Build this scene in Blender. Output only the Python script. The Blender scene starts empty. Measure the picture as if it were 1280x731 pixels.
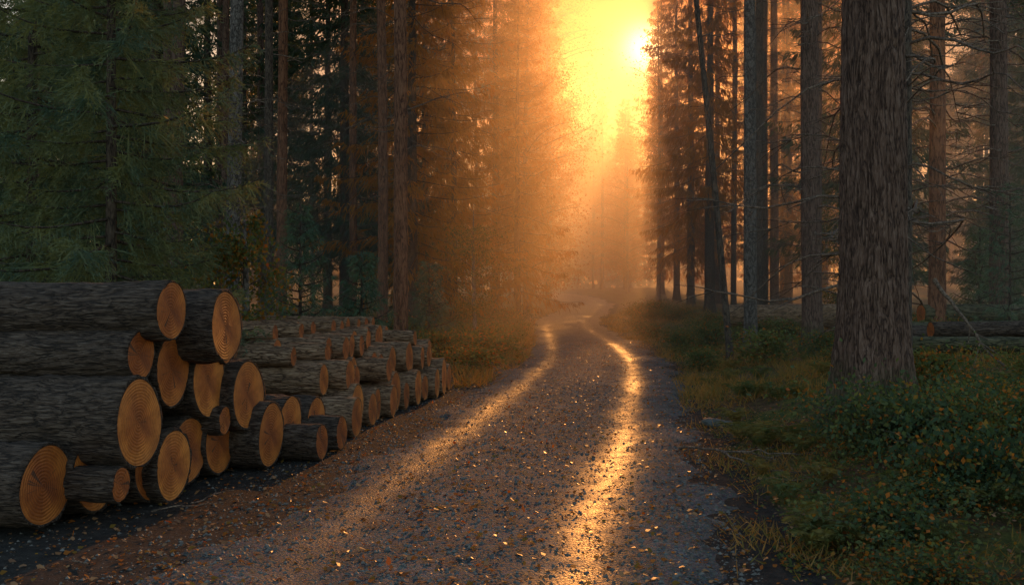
import bpy, math, random, bmesh
import numpy as np
from mathutils import Vector
R = np.random.default_rng(7)
random.seed(7)
sc = bpy.context.scene
COL = sc.collection
sc.view_settings.view_transform = 'Standard'
sc.view_settings.look = 'None'
sc.view_settings.exposure = 0

SUN_AZ = math.radians(7.7); SUN_EL = math.radians(13.6)
SDIR = (math.sin(SUN_AZ)*math.cos(SUN_EL), math.cos(SUN_AZ)*math.cos(SUN_EL), math.sin(SUN_EL))

# ------------------------------------------------------------------ helpers
def hsh(ix, iy, seed):
    ix = ix.astype(np.int64) & 0xffff; iy = iy.astype(np.int64) & 0xffff
    n = (ix*73856093) ^ (iy*19349663) ^ (seed*83492791)
    n = (n ^ (n >> 13)) & 0x7fffffff
    n = (n*60493) & 0x7fffffff
    n = (n ^ (n >> 11)) & 0x7fffffff
    n = (n*19990303) & 0x7fffffff
    return ((n >> 7) & 0xffff)/65535.0
def vn(x, y, seed=0, per=None):
    x = np.asarray(x, float); y = np.asarray(y, float)
    x, y = np.broadcast_arrays(x, y)
    ix = np.floor(x); iy = np.floor(y); fx = x-ix; fy = y-iy
    fx = fx*fx*(3-2*fx); fy = fy*fy*(3-2*fy)
    a = ix; b = ix+1
    if per: a = np.mod(a, per); b = np.mod(b, per)
    return (hsh(a, iy, seed)*(1-fx)+hsh(b, iy, seed)*fx)*(1-fy)+(hsh(a, iy+1, seed)*(1-fx)+hsh(b, iy+1, seed)*fx)*fy
def fbm(x, y, seed=0, o=4):
    s = 0; a = .5
    for i in range(o):
        s = s+a*(vn(x*2**i, y*2**i, seed+i*17)-.5); a *= .5
    return s
def sstep(t):
    t = np.clip(t, 0, 1); return t*t*(3-2*t)
def norm(v):
    return v/np.maximum(np.linalg.norm(v, axis=-1, keepdims=True), 1e-9)

CY = [-20, 0, 4.4, 6.9, 12, 19, 25, 36, 45, 55, 68, 83, 110, 170, 400]
CX = [-1.2, -.55, -.23, .03, .75, 1.6, 1.85, 2.05, 2.55, 3.9, 5.3, 5.3, 4.2, 1.0, 0]
_fy = np.linspace(-20, 400, 4201); _fx = np.interp(_fy, CY, CX)
_k = np.hanning(71); _k /= _k.sum()
_fx = np.convolve(np.pad(_fx, 35, mode='edge'), _k, mode='valid')
def xc(y): return np.interp(y, _fy, _fx)
def hw(y): return np.interp(y, [0, 20, 30, 60, 83], [1.36, 1.42, 1.35, 1.6, 2.0])
def rise(y): return 1.15*sstep((np.asarray(y, float)-34)/75)
def terr(x, y):
    x = np.asarray(x, float); y = np.asarray(y, float)
    d = x-xc(y); e = np.abs(d)-hw(y)
    h = np.where(d > 0, .32*sstep(e/3.0)+.06*sstep((e-1.2)/3.0), .16*sstep((e-1.2)/4.0)*sstep((y-9)/6))
    h = h+sstep((e-.05)/1.2)*(.36*fbm(x*.9, y*.9, 3)+.15*fbm(x*3, y*3, 9))*np.where((d < 0) & (y < 13), .2, 1.0)
    h = h+.012*fbm(x*7, y*7, 19)
    h = h+.25*sstep((e-.2)/2.0)*sstep((y-24)/15)
    h = h+sstep((e-8)/25)*1.6*(vn(x*.06, y*.06, 5)-.25)
    return h+rise(y)
def tz(x, y): return float(terr(np.array([x]), np.array([y]))[0])

def quadmesh(name, V, mats, midx=None, smooth=False):
    n, k, _ = V.shape
    me = bpy.data.meshes.new(name)
    me.vertices.add(n*k); me.vertices.foreach_set('co', V.astype(np.float32).ravel())
    me.loops.add(n*k); me.loops.foreach_set('vertex_index', np.arange(n*k, dtype=np.int32))
    me.polygons.add(n); me.polygons.foreach_set('loop_start', np.arange(0, n*k, k, dtype=np.int32))
    for m in mats: me.materials.append(m)
    if midx is not None: me.polygons.foreach_set('material_index', midx.astype(np.int32))
    me.update(calc_edges=True); me.validate()
    return me
def gridmesh(name, P, mats, closed=False, uv=None, smooth=True):
    r, c, _ = P.shape
    idx = np.arange(r*c).reshape(r, c)
    if closed:
        nx = np.roll(idx, -1, axis=1)
        F = np.stack([idx[:-1], nx[:-1], nx[1:], idx[1:]], -1).reshape(-1, 4)
    else:
        F = np.stack([idx[:-1, :-1], idx[:-1, 1:], idx[1:, 1:], idx[1:, :-1]], -1).reshape(-1, 4)
    me = bpy.data.meshes.new(name)
    me.vertices.add(r*c); me.vertices.foreach_set('co', P.astype(np.float32).ravel())
    me.loops.add(F.size); me.loops.foreach_set('vertex_index', F.astype(np.int32).ravel())
    me.polygons.add(len(F)); me.polygons.foreach_set('loop_start', np.arange(0, F.size, 4, dtype=np.int32))
    for m in mats: me.materials.append(m)
    me.update(calc_edges=True)
    if uv is not None:
        l = me.uv_layers.new(name='UVMap')
        l.data.foreach_set('uv', uv.reshape(-1, 2)[F.ravel()].astype(np.float32).ravel())
    if smooth: me.polygons.foreach_set('use_smooth', np.ones(len(F), dtype=bool))
    return me
def joinmesh(name, meshes, mats):
    vs = []; fs = []; mi = []; o = 0
    for me in meshes:
        co = np.empty(len(me.vertices)*3, np.float32); me.vertices.foreach_get('co', co); vs.append(co.reshape(-1, 3))
        for p in me.polygons: fs.append([v+o for v in p.vertices]); mi.append(p.material_index)
        o += len(me.vertices)
    out = bpy.data.meshes.new(name); out.from_pydata(np.concatenate(vs).tolist(), [], fs)
    for m in mats: out.materials.append(m)
    out.polygons.foreach_set('material_index', np.array(mi, np.int32))
    out.polygons.foreach_set('use_smooth', np.ones(len(fs), dtype=bool)); out.update()
    for me in meshes: bpy.data.meshes.remove(me)
    return out
def blades(B, D, L, W, rg, mid=.45):
    n = len(B); D = norm(D)
    S = norm(np.cross(D, rg.normal(size=(n, 3))))
    L = np.broadcast_to(np.asarray(L, float), (n,))[:, None]; W = np.broadcast_to(np.asarray(W, float), (n,))[:, None]
    return np.stack([B, B+D*L*mid+S*W*.5, B+D*L, B+D*L*mid-S*W*.5], 1)
def tube(pts, rad, seg=8):
    pts = np.asarray(pts, float); rad = np.asarray(rad, float)
    T = norm(np.gradient(pts, axis=0))
    up = np.array([0, 0, 1.0]) if abs(T[0, 2]) < .9 else np.array([1.0, 0, 0])
    A = norm(np.cross(T, up)); B = np.cross(T, A)
    th = np.linspace(0, 2*math.pi, seg, endpoint=False)
    return pts[:, None]+rad[:, None, None]*(A[:, None]*np.cos(th)[None, :, None]+B[:, None]*np.sin(th)[None, :, None])

def obj(name, me, parent=None, loc=None, **kw):
    o = bpy.data.objects.new(name, me); COL.objects.link(o)
    if parent is not None: o.parent = parent
    if loc is not None: o.location = loc
    for k, v in kw.items(): o[k] = v
    return o

# ------------------------------------------------------------------ materials
def newmat(name):
    m = bpy.data.materials.new(name); m.use_nodes = True
    nt = m.node_tree; return m, nt, nt.nodes['Principled BSDF'], nt.nodes['Material Output']
def N(nt, t, **kw):
    n = nt.nodes.new(t)
    for k, v in kw.items(): setattr(n, k, v)
    return n
def ramp(nt, src, stops):
    r = N(nt, 'ShaderNodeValToRGB'); e = r.color_ramp.elements
    while len(e) < len(stops): e.new(.5)
    for i, (p, c) in enumerate(stops): e[i].position = p; e[i].color = (*c, 1) if len(c) == 3 else c
    nt.links.new(src, r.inputs[0]); return r.outputs[0]
def mp(nt, scale, coord='Object'):
    t = N(nt, 'ShaderNodeTexCoord'); m = N(nt, 'ShaderNodeMapping'); m.inputs['Scale'].default_value = scale
    nt.links.new(t.outputs[coord], m.inputs[0]); return m.outputs[0]
def noise(nt, vec, s, d=5, r=.6, out='Fac'):
    n = N(nt, 'ShaderNodeTexNoise'); n.inputs['Scale'].default_value = s; n.inputs['Detail'].default_value = d; n.inputs['Roughness'].default_value = r
    nt.links.new(vec, n.inputs['Vector']); return n.outputs[out]
def mth(nt, op, a, b=None, c=None):
    n = N(nt, 'ShaderNodeMath', operation=op)
    for i, v in enumerate((a, b, c)):
        if v is None: continue
        if isinstance(v, (int, float)): n.inputs[i].default_value = v
        else: nt.links.new(v, n.inputs[i])
    return n.outputs[0]
def mixc(nt, f, a, b, blend='MIX'):
    n = N(nt, 'ShaderNodeMix', data_type='RGBA', blend_type=blend)
    for i, v in ((0, f), (6, a), (7, b)):
        if isinstance(v, (int, float)): n.inputs[i].default_value = v
        elif isinstance(v, tuple): n.inputs[i].default_value = (*v, 1)
        else: nt.links.new(v, n.inputs[i])
    return n.outputs[2]
def bump(nt, h, b, strength, dist):
    n = N(nt, 'ShaderNodeBump'); n.inputs['Strength'].default_value = strength; n.inputs['Distance'].default_value = dist
    nt.links.new(h, n.inputs['Height']); nt.links.new(n.outputs[0], b.inputs['Normal'])

def bark(name, dark, mid, light, sc3, dist=.02, rough=.85, mossbase=False):
    m, nt, b, o = newmat(name)
    v = mp(nt, sc3)
    nz = noise(nt, v, .8, 4, .6, 'Color')
    vv = N(nt, 'ShaderNodeMix', data_type='VECTOR'); vv.inputs[0].default_value = .35
    nt.links.new(v, vv.inputs[4]); nt.links.new(nz, vv.inputs[5])
    def rid(s, k, det):
        a = mth(nt, 'MULTIPLY', mth(nt, 'ABSOLUTE', mth(nt, 'SUBTRACT', noise(nt, vv.outputs[1], s, det, .5), .5)), k)
        return mth(nt, 'MINIMUM', a, 1.0)
    r1 = rid(4.2, 12.0, 3); r2 = rid(9, 9.0, 3)
    fine = noise(nt, v, 14, 6, .7)
    h = mth(nt, 'ADD', mth(nt, 'MULTIPLY', r1, .34), mth(nt, 'ADD', mth(nt, 'MULTIPLY', r2, .22), mth(nt, 'MULTIPLY', fine, .44)))
    c = ramp(nt, h, [(.30, dark), (.62, mid), (.86, light)])
    big = noise(nt, mp(nt, (1, 1, 1)), 2.3, 5)
    c = mixc(nt, mth(nt, 'MULTIPLY', ramp(nt, big, [(.40, (0, 0, 0)), (.68, (1, 1, 1))]), .25), c, (dark[0]*3, dark[1]*3, dark[2]*3))
    if mossbase:
        s = N(nt, 'ShaderNodeSeparateXYZ'); nt.links.new(mp(nt, (1, 1, 1)), s.inputs[0])
        f = mth(nt, 'SUBTRACT', mth(nt, 'ADD', .45, mth(nt, 'MULTIPLY', big, .9)), mth(nt, 'MULTIPLY', s.outputs[2], 1.5))
        f = mth(nt, 'MULTIPLY', mth(nt, 'MINIMUM', mth(nt, 'MAXIMUM', f, 0.0), 1.0), .75)
        c = mixc(nt, f, c, mixc(nt, fine, (.03, .045, .015), (.12, .13, .035)))
    nt.links.new(c, b.inputs['Base Color']); b.inputs['Roughness'].default_value = rough
    b.inputs['Specular IOR Level'].default_value = .25
    bump(nt, h, b, 1.0, dist); return m
PINE = bark('pine_bark', (.035, .017, .012), (.165, .086, .058), (.23, .135, .098), (9.5, 9.5, 1.5), .025, mossbase=True)
REDPINE = bark('red_pine_bark', (.05, .018, .010), (.22, .085, .043), (.30, .13, .068), (7, 7, 1.2), .02)
GREYB = bark('grey_bark', (.03, .022, .018), (.14, .105, .085), (.24, .19, .165), (5, 5, 2.5), .02)
SPRB = bark('spruce_bark', (.022, .014, .010), (.095, .06, .042), (.15, .105, .075), (7, 7, 2), .015)
LOGB = bark('log_bark', (.022, .013, .009), (.105, .064, .044), (.17, .115, .084), (1.8, 12, 12), .025)
LOGB2 = bark('pale_lit_log_bark', (.06, .030, .017), (.30, .16, .085), (.46, .28, .165), (1.8, 11, 11), .02)  # paler bark, with warm light on the rear stack put into its colour
MOSSLOG = bark('mossy_bark', (.018, .017, .009), (.11, .09, .045), (.20, .155, .09), (1.5, 8, 8), .02)
DEADW = bark('dead_wood', (.05, .032, .022), (.16, .10, .07), (.30, .20, .14), (6, 6, 6), .005)

def leafmat(name, a, b2, trans=.4, rough=.6, ttint=(1.2, 1.0, .5), spec=.25):
    m, nt, b, o = newmat(name)
    oi = N(nt, 'ShaderNodeObjectInfo')
    n1 = noise(nt, mp(nt, (1, 1, 1)), 2.2, 2, .65)
    f = mth(nt, 'ADD', ramp(nt, n1, [(.35, (0, 0, 0)), (.65, (1, 1, 1))]), mth(nt, 'MULTIPLY', mth(nt, 'SUBTRACT', oi.outputs['Random'], .5), .6))
    c = mixc(nt, f, a, b2)
    nt.links.new(c, b.inputs['Base Color']); b.inputs['Roughness'].default_value = rough
    b.inputs['Specular IOR Level'].default_value = spec
    t = N(nt, 'ShaderNodeBsdfTranslucent'); tc = mixc(nt, 1.0, c, ttint, 'MULTIPLY'); nt.links.new(tc, t.inputs[0])
    mx = N(nt, 'ShaderNodeMixShader'); mx.inputs[0].default_value = trans
    nt.links.new(b.outputs[0], mx.inputs[1]); nt.links.new(t.outputs[0], mx.inputs[2]); nt.links.new(mx.outputs[0], o.inputs[0])
    return m
NEED = leafmat('spruce_needles', (.045, .08, .055), (.10, .125, .06), .4)
NEEDG = leafmat('backlit_spruce_needles', (.20, .14, .035), (.34, .20, .045), .74, ttint=(2.0, 1.1, .4))  # spruce needles coloured golden, backlight glow painted into colour and tint
NEEDN = leafmat('fresh_spruce_needles', (.07, .115, .08), (.22, .21, .075), .4)
NEEDB = leafmat('young_spruce_needles', (.08, .125, .075), (.15, .18, .085), .3, ttint=(1, 1, .8))
PNEED = leafmat('pine_needles', (.03, .055, .03), (.075, .10, .04), .4)
LGREEN = leafmat('green_leaves', (.06, .095, .04), (.17, .17, .05), .4, .75, spec=.12)
LTEAL = leafmat('dark_green_leaves', (.045, .075, .04), (.09, .11, .05), .35, .8, spec=.1)
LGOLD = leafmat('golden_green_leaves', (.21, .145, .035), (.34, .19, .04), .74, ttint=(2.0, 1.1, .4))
LYEL = leafmat('yellow_leaves', (.28, .17, .03), (.32, .14, .02), .5)
LORG = leafmat('orange_leaves', (.50, .16, .02), (.38, .10, .02), .45)
LDRY = leafmat('dry_leaves', (.42, .20, .08), (.18, .085, .045), .15, .4)
GRASS = leafmat('grass_blades', (.13, .125, .035), (.30, .20, .05), .45)
HEATH = leafmat('gold_lit_dry_grass', (.52, .27, .07), (.32, .17, .05), .5)  # dry blades brightened, golden light on the verge put into their colour
FERN = leafmat('fern_leaves', (.10, .125, .04), (.30, .19, .045), .45)

def ground_mat():
    m, nt, b, o = newmat('forest_floor')
    v = mp(nt, (1, 1, 1))
    a = noise(nt, v, 1.3, 6, .65); f = noise(nt, v, 9, 8, .75); g = noise(nt, v, 45, 4, .7)
    c1 = ramp(nt, f, [(.3, (.05, .029, .017)), (.5, (.17, .09, .042)), (.7, (.32, .18, .075))])
    c2 = ramp(nt, f, [(.3, (.05, .06, .016)), (.55, (.18, .16, .035)), (.75, (.34, .25, .055))])
    c = mixc(nt, ramp(nt, a, [(.44, (0, 0, 0)), (.56, (1, 1, 1))]), c1, c2)
    at = N(nt, 'ShaderNodeAttribute', attribute_name='roadside')
    f2 = mth(nt, 'ADD', at.outputs['Fac'], mth(nt, 'MULTIPLY', mth(nt, 'SUBTRACT', f, .5), 1.2))
    soil = ramp(nt, f, [(.3, (.020, .016, .014)), (.5, (.052, .041, .034)), (.72, (.11, .088, .072))])
    c = mixc(nt, ramp(nt, f2, [(.4, (0, 0, 0)), (.6, (1, 1, 1))]), c, soil)
    c = mixc(nt, .5, c, ramp(nt, g, [(.3, (.25, .25, .25)), (.7, (1, 1, 1))]), 'MULTIPLY')
    nt.links.new(c, b.inputs['Base Color']); b.inputs['Roughness'].default_value = .9
    b.inputs['Specular IOR Level'].default_value = .2
    bump(nt, mth(nt, 'ADD', f, mth(nt, 'MULTIPLY', g, .5)), b, 1.0, .06); return m
def road_mat():
    m, nt, b, o = newmat('gravel_road')
    v = mp(nt, (1, 1, 1))
    uvn = N(nt, 'ShaderNodeUVMap'); sx = N(nt, 'ShaderNodeSeparateXYZ'); nt.links.new(uvn.outputs[0], sx.inputs[0])
    wob = mth(nt, 'MULTIPLY', mth(nt, 'SUBTRACT', noise(nt, v, 1.1, 4, .6), .5), .24)
    u = mth(nt, 'ADD', sx.outputs[0], wob)
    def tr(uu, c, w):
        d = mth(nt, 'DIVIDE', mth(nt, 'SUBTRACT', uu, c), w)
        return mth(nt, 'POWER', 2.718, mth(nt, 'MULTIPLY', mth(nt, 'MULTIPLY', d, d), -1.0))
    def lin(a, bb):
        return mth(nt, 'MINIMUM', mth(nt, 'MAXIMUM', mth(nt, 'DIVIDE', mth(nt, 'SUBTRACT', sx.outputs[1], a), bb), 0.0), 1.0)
    t = mth(nt, 'ADD', mth(nt, 'MULTIPLY', tr(u, -.58, .12), mth(nt, 'ADD', .35, mth(nt, 'MULTIPLY', lin(4.5, 4.0), .65))),  # left track's gold and gloss fade near camera, standing in for shade
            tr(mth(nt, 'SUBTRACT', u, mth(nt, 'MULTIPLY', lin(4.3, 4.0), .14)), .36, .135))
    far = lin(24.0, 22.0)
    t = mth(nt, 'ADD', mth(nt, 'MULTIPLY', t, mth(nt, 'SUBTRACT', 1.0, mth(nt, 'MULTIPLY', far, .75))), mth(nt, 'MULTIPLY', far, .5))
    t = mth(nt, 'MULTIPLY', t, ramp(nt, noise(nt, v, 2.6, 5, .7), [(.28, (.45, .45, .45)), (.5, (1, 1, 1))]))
    vo = N(nt, 'ShaderNodeTexVoronoi', feature='F1'); vo.inputs['Scale'].default_value = 60; nt.links.new(v, vo.inputs['Vector'])
    vo2 = N(nt, 'ShaderNodeTexVoronoi', feature='F1'); vo2.inputs['Scale'].default_value = 140; nt.links.new(v, vo2.inputs['Vector'])
    f = noise(nt, v, 3.0, 8, .7)
    c = ramp(nt, f, [(.3, (.048, .041, .035)), (.5, (.096, .082, .068)), (.72, (.19, .155, .125))])
    st = mixc(nt, .8, c, vo.outputs['Color'], 'OVERLAY')
    hs = N(nt, 'ShaderNodeHueSaturation'); hs.inputs['Saturation'].default_value = .3; nt.links.new(st, hs.inputs['Color'])
    c = mixc(nt, mth(nt, 'MULTIPLY', t, .65), hs.outputs[0], (.38, .19, .075))  # paler worn tracks, with golden sun glow painted into their colour
    c = mixc(nt, mth(nt, 'MULTIPLY', far, .7), c, (.46, .29, .14))  # distant road painted lighter and golden, an even glow put into colour
    nt.links.new(c, b.inputs['Base Color'])
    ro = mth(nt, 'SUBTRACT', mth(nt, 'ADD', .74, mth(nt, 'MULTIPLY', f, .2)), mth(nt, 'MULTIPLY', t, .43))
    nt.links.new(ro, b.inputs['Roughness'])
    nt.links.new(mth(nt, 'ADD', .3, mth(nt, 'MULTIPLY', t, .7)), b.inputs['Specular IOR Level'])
    nt.links.new(mixc(nt, t, (1, 1, 1), (1.0, .72, .42)), b.inputs['Specular Tint'])  # golden sun glint tinted into the track reflections
    h = mth(nt, 'ADD', mth(nt, 'MULTIPLY', vo.outputs['Distance'], -1.3), mth(nt, 'MULTIPLY', vo2.outputs['Distance'], -.5))
    h = mth(nt, 'ADD', h, mth(nt, 'MULTIPLY', f, 1.2))
    bump(nt, h, b, 1.0, .028); return m
def cut_mat():
    m, nt, b, o = newmat('cut_wood')
    oi = N(nt, 'ShaderNodeObjectInfo')
    v = mp(nt, (1, 1, 1))
    w = N(nt, 'ShaderNodeTexWave', wave_type='RINGS', rings_direction='X'); w.inputs['Scale'].default_value = 17
    w.inputs['Distortion'].default_value = 2.6; w.inputs['Detail'].default_value = 4; w.inputs['Detail Scale'].default_value = .9
    nt.links.new(v, w.inputs[0])
    s = N(nt, 'ShaderNodeSeparateXYZ'); nt.links.new(v, s.inputs[0])
    rr = mth(nt, 'SQRT', mth(nt, 'ADD', mth(nt, 'MULTIPLY', s.outputs[1], s.outputs[1]), mth(nt, 'MULTIPLY', s.outputs[2], s.outputs[2])))
    ang = mth(nt, 'ARCTAN2', s.outputs[2], s.outputs[1])
    cn = N(nt, 'ShaderNodeTexNoise', noise_dimensions='1D'); cn.inputs['Scale'].default_value = 1.1; cn.inputs['Detail'].default_value = 1
    nt.links.new(mth(nt, 'ADD', ang, mth(nt, 'ADD', mth(nt, 'MULTIPLY', oi.outputs['Random'], 50), mth(nt, 'MULTIPLY', rr, .6))), cn.inputs['W'])
    crack = mth(nt, 'LESS_THAN', mth(nt, 'ABSOLUTE', mth(nt, 'SUBTRACT', cn.outputs['Fac'], .5)), .007)
    crack = mth(nt, 'MULTIPLY', crack, mth(nt, 'LESS_THAN', rr, mth(nt, 'ADD', .05, mth(nt, 'MULTIPLY', oi.outputs['Random'], .09))))
    n = noise(nt, v, 6, 6, .65)
    heart = ramp(nt, mth(nt, 'ADD', rr, mth(nt, 'MULTIPLY', mth(nt, 'SUBTRACT', n, .5), .18)), [(.03, (.48, .125, .020)), (.11, (.64, .175, .030)), (.18, (.84, .27, .045)), (.25, (.80, .27, .055))])
    tint = mixc(nt, oi.outputs['Random'], heart, mixc(nt, 1.0, heart, (.70, .60, .50), 'MULTIPLY'))
    c = mixc(nt, mth(nt, 'MULTIPLY', w.outputs['Fac'], .40), tint, mixc(nt, 1.0, tint, (.5, .36, .25), 'MULTIPLY'))
    c = mixc(nt, .85, c, ramp(nt, noise(nt, v, 8, 7, .78), [(.35, (.45, .34, .28)), (.6, (1, 1, 1))]), 'MULTIPLY')
    c = mixc(nt, mth(nt, 'MULTIPLY', crack, .8), c, (.05, .02, .010))
    nt.links.new(c, b.inputs['Base Color']); b.inputs['Roughness'].default_value = .6
    bump(nt, mth(nt, 'ADD', w.outputs['Fac'], mth(nt, 'MULTIPLY', noise(nt, v, 40, 5), 1.5)), b, .5, .005); return m
GROUND = ground_mat(); ROAD = road_mat(); CUT = cut_mat()
def stone_mat(name, a, bb):
    m, nt, b, o = newmat(name)
    v = mp(nt, (1, 1, 1)); f = noise(nt, v, 14, 7, .7)
    nt.links.new(ramp(nt, f, [(.3, a), (.7, bb)]), b.inputs['Base Color'])
    b.inputs['Roughness'].default_value = .6; bump(nt, f, b, .6, .02); return m
STONE = stone_mat('gravel_stone', (.047, .040, .034), (.22, .185, .15))
ROCK = stone_mat('mossy_rock', (.03, .028, .022), (.13, .12, .10))

# ------------------------------------------------------------------ world + sun + camera + mist
w = bpy.data.worlds.new('World'); sc.world = w; w.use_nodes = True
nt = w.node_tree; bg = nt.nodes['Background']
sky = N(nt, 'ShaderNodeTexSky', sky_type='NISHITA'); sky.sun_disc = False
sky.sun_elevation = SUN_EL; sky.sun_rotation = SUN_AZ; sky.dust_density = 2.0; sky.air_density = 1.2
tc = N(nt, 'ShaderNodeTexCoord')
dp = N(nt, 'ShaderNodeVectorMath', operation='DOT_PRODUCT'); dp.inputs[1].default_value = SDIR
nt.links.new(tc.outputs['Generated'], dp.inputs[0])
d = mth(nt, 'MAXIMUM', dp.outputs['Value'], 0.0)
c = mixc(nt, mth(nt, 'POWER', d, 2.5), (2.0, 2.15, 2.15), (.46, .25, .14))
c = mixc(nt, mth(nt, 'POWER', d, 14.0), c, (.20, .06, .014))
c = mixc(nt, 1.0, sky.outputs[0], c, 'MULTIPLY')
for pw_, col_ in ((140.0, (1.1, .30, .05)), (800.0, (5.5, 3.2, 1.3)), (6000.0, (40.0, 28.0, 12.0))):
    c = mixc(nt, 1.0, c, mixc(nt, mth(nt, 'POWER', d, pw_), (0, 0, 0), col_), 'ADD')
nt.links.new(c, bg.inputs[0]); bg.inputs[1].default_value = .13

sun = bpy.data.lights.new('sun', 'SUN'); sun.energy = 5.0; sun.angle = math.radians(.6); sun.color = (1, .36, .08)
so = bpy.data.objects.new('sun', sun); COL.objects.link(so)
so.rotation_euler = Vector(SDIR).to_track_quat('Z', 'Y').to_euler()

cam = bpy.data.cameras.new('camera'); cam.lens = 35; cam.clip_end = 2000; cam.clip_start = .05
co = bpy.data.objects.new('camera', cam); COL.objects.link(co); co.location = (0, 0, 1.3); co.rotation_euler = (math.radians(90), 0, 0)
sc.camera = co

mm = bpy.data.materials.new('mist_volume'); mm.use_nodes = True
mm.node_tree.nodes.clear()
mo = N(mm.node_tree, 'ShaderNodeOutputMaterial'); vs = N(mm.node_tree, 'ShaderNodeVolumeScatter')
vs.inputs['Color'].default_value = (1.0, .88, .76, 1); vs.inputs['Density'].default_value = .0112; vs.inputs['Anisotropy'].default_value = .70
mm.node_tree.links.new(vs.outputs[0], mo.inputs['Volume'])
bm = bmesh.new(); bmesh.ops.create_icosphere(bm, subdivisions=4, radius=1)
for v_ in bm.verts: v_.co = Vector((v_.co.x*24, v_.co.y*80, v_.co.z*20))
mi = bpy.data.meshes.new('mist'); bm.to_mesh(mi); bm.free(); mi.materials.append(mm)
mo_ = obj('mist', mi, loc=(10.0, 92, 0), kind='structure', label='warm evening mist hanging over the road'); mo_.rotation_euler = (0, 0, math.radians(-5))

# ------------------------------------------------------------------ ground + road
def axis(a, b, lo, hi, step, grow=1.12):
    s = list(np.arange(lo, hi, step)); v = hi; st = step
    while v < b: s.append(v); st *= grow; v += st
    s.append(b); v = lo; st = step
    while v > a: st *= grow; v -= st; s.insert(0, max(v, a))
    return np.array(s)
xs = axis(-300, 300, -7, 10, .09, 1.07); ys = axis(-30, 400, 3, 26, .11, 1.04)
X, Y = np.meshgrid(xs, ys)
Z = terr(X, Y)
E = np.abs(X-xc(Y))-hw(Y)
Z = Z-(.05+.06*sstep((Y-24)/20))*sstep((-E-.2)/.2)
gm = gridmesh('ground', np.stack([X, Y, Z], -1), [GROUND])
rs = np.where(X < xc(Y), 1-sstep((E-(1.6-1.3*sstep((Y-12)/4)))/.9), 1-sstep((E-.05)/.45))
at = gm.attributes.new('roadside', 'FLOAT', 'POINT'); at.data.foreach_set('value', rs.astype(np.float32).ravel())
obj('ground', gm, kind='structure', label='mossy forest floor with brown needles')
ys = axis(-12, 200, 3, 24, .07, 1.03); us = np.linspace(-1.22, 1.22, 95)
U, Y = np.meshgrid(us, ys)
X = xc(Y)+U*hw(Y)
def rut(y): return .36+.14*np.clip((y-4.3)/4.0, 0, 1)
def road_z(U, X, Y):
    Z = .030-.030*np.exp(-((U+.58)/.16)**2)-.034*np.exp(-((U-rut(Y))/.17)**2)+.035*fbm(X*2.2, Y*1.6, 21)+.026*fbm(X*9, Y*9, 25)
    edge = np.abs(U)+.35*(vn(Y*1.1, U*0+np.sign(U)*3, 31)-.5)+.16*(vn(Y*5, np.sign(U)*5+U*0, 35)-.5)+.1*(vn(Y*9, U*14, 36)-.5)
    return Z*(1-sstep((edge-.7)/.3))-.05*sstep((edge-.8)/.42)+.008+rise(Y)
Z = road_z(U, X, Y)
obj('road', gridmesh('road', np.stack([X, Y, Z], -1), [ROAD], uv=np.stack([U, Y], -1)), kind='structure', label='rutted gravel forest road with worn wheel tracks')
def surf(x, y):
    u = (x-xc(y))/hw(y)
    return np.where(np.abs(u) < .8, road_z(u, x, y), np.maximum(terr(x, y), np.where(np.abs(u) < 1.22, road_z(u, x, y), -1)))

def stones(n, ylo, yhi, smin, smax, lo, hi):
    y = ylo*(yhi/ylo)**R.random(n); u = R.uniform(lo, hi, n); x = xc(y)+u*hw(y)
    keep = R.random(n) > .7*(np.exp(-((u+.58)/.15)**2)+np.exp(-((u-rut(y))/.15)**2))+.85*sstep((-u-.9)/.6)
    x, y = x[keep], y[keep]; n = len(x)
    s = smin+(smax-smin)*R.random(n)**4
    o = np.array([[1, 0, 0], [0, 1, 0], [-1, 0, 0], [0, -1, 0], [0, 0, .7], [0, 0, -.7]], float)
    F = [(0, 1, 4), (1, 2, 4), (2, 3, 4), (3, 0, 4)]
    a = R.uniform(0, 6.28, n); ca, sa = np.cos(a), np.sin(a)
    P = o[None]*(s[:, None, None])*R.uniform(.6, 1.3, (n, 6, 3))
    Q = P.copy(); Q[:, :, 0] = P[:, :, 0]*ca[:, None]-P[:, :, 1]*sa[:, None]; Q[:, :, 1] = P[:, :, 0]*sa[:, None]+P[:, :, 1]*ca[:, None]
    Q += np.stack([x, y, surf(x, y)], -1)[:, None]
    V = np.stack([Q[:, list(f)] for f in F], 1).reshape(-1, 3, 3)
    return V
obj('gravel', quadmesh('gravel', stones(50000, 3.8, 26, .003, .017, -1.9, .98), [STONE]), kind='stuff', label='small loose stones strewn over the road', category='gravel')

n = 16000
y = 3.8*(26/3.8)**R.random(n); u = R.normal(-.1, 1.25, n); x = xc(y)+u*hw(y)
kp = R.random(n) > .45*(np.exp(-((u+.58)/.15)**2)+np.exp(-((u-rut(y))/.15)**2)); x, y = x[kp], y[kp]; n = len(x)
B = np.stack([x, y, surf(x, y)+.004+.006*R.random(n)], -1)
D = np.stack([R.normal(size=n), R.normal(size=n), R.normal(size=n)*.15], -1); D = norm(D)
S = norm(np.stack([-D[:, 1], D[:, 0], R.normal(size=n)*.25], -1)); L = (.012+.030*R.random(n)**1.7)[:, None]
up = np.array([0, 0, .2])
V = np.stack([B, B+D*L*.35+S*L*.38+up*L, B+D*L*.75+S*L*.25, B+D*L+up*L, B+D*L*.7-S*L*.28+up*L, B+D*L*.3-S*L*.36], 1)
mi = R.choice([0, 0, 0, 1, 1, 2], n)
obj('fallen_leaves', quadmesh('fallen_leaves', V, [LDRY, LORG, LYEL], mi), kind='stuff', label='scattered dry autumn leaves on the ground', category='leaves')

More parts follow.
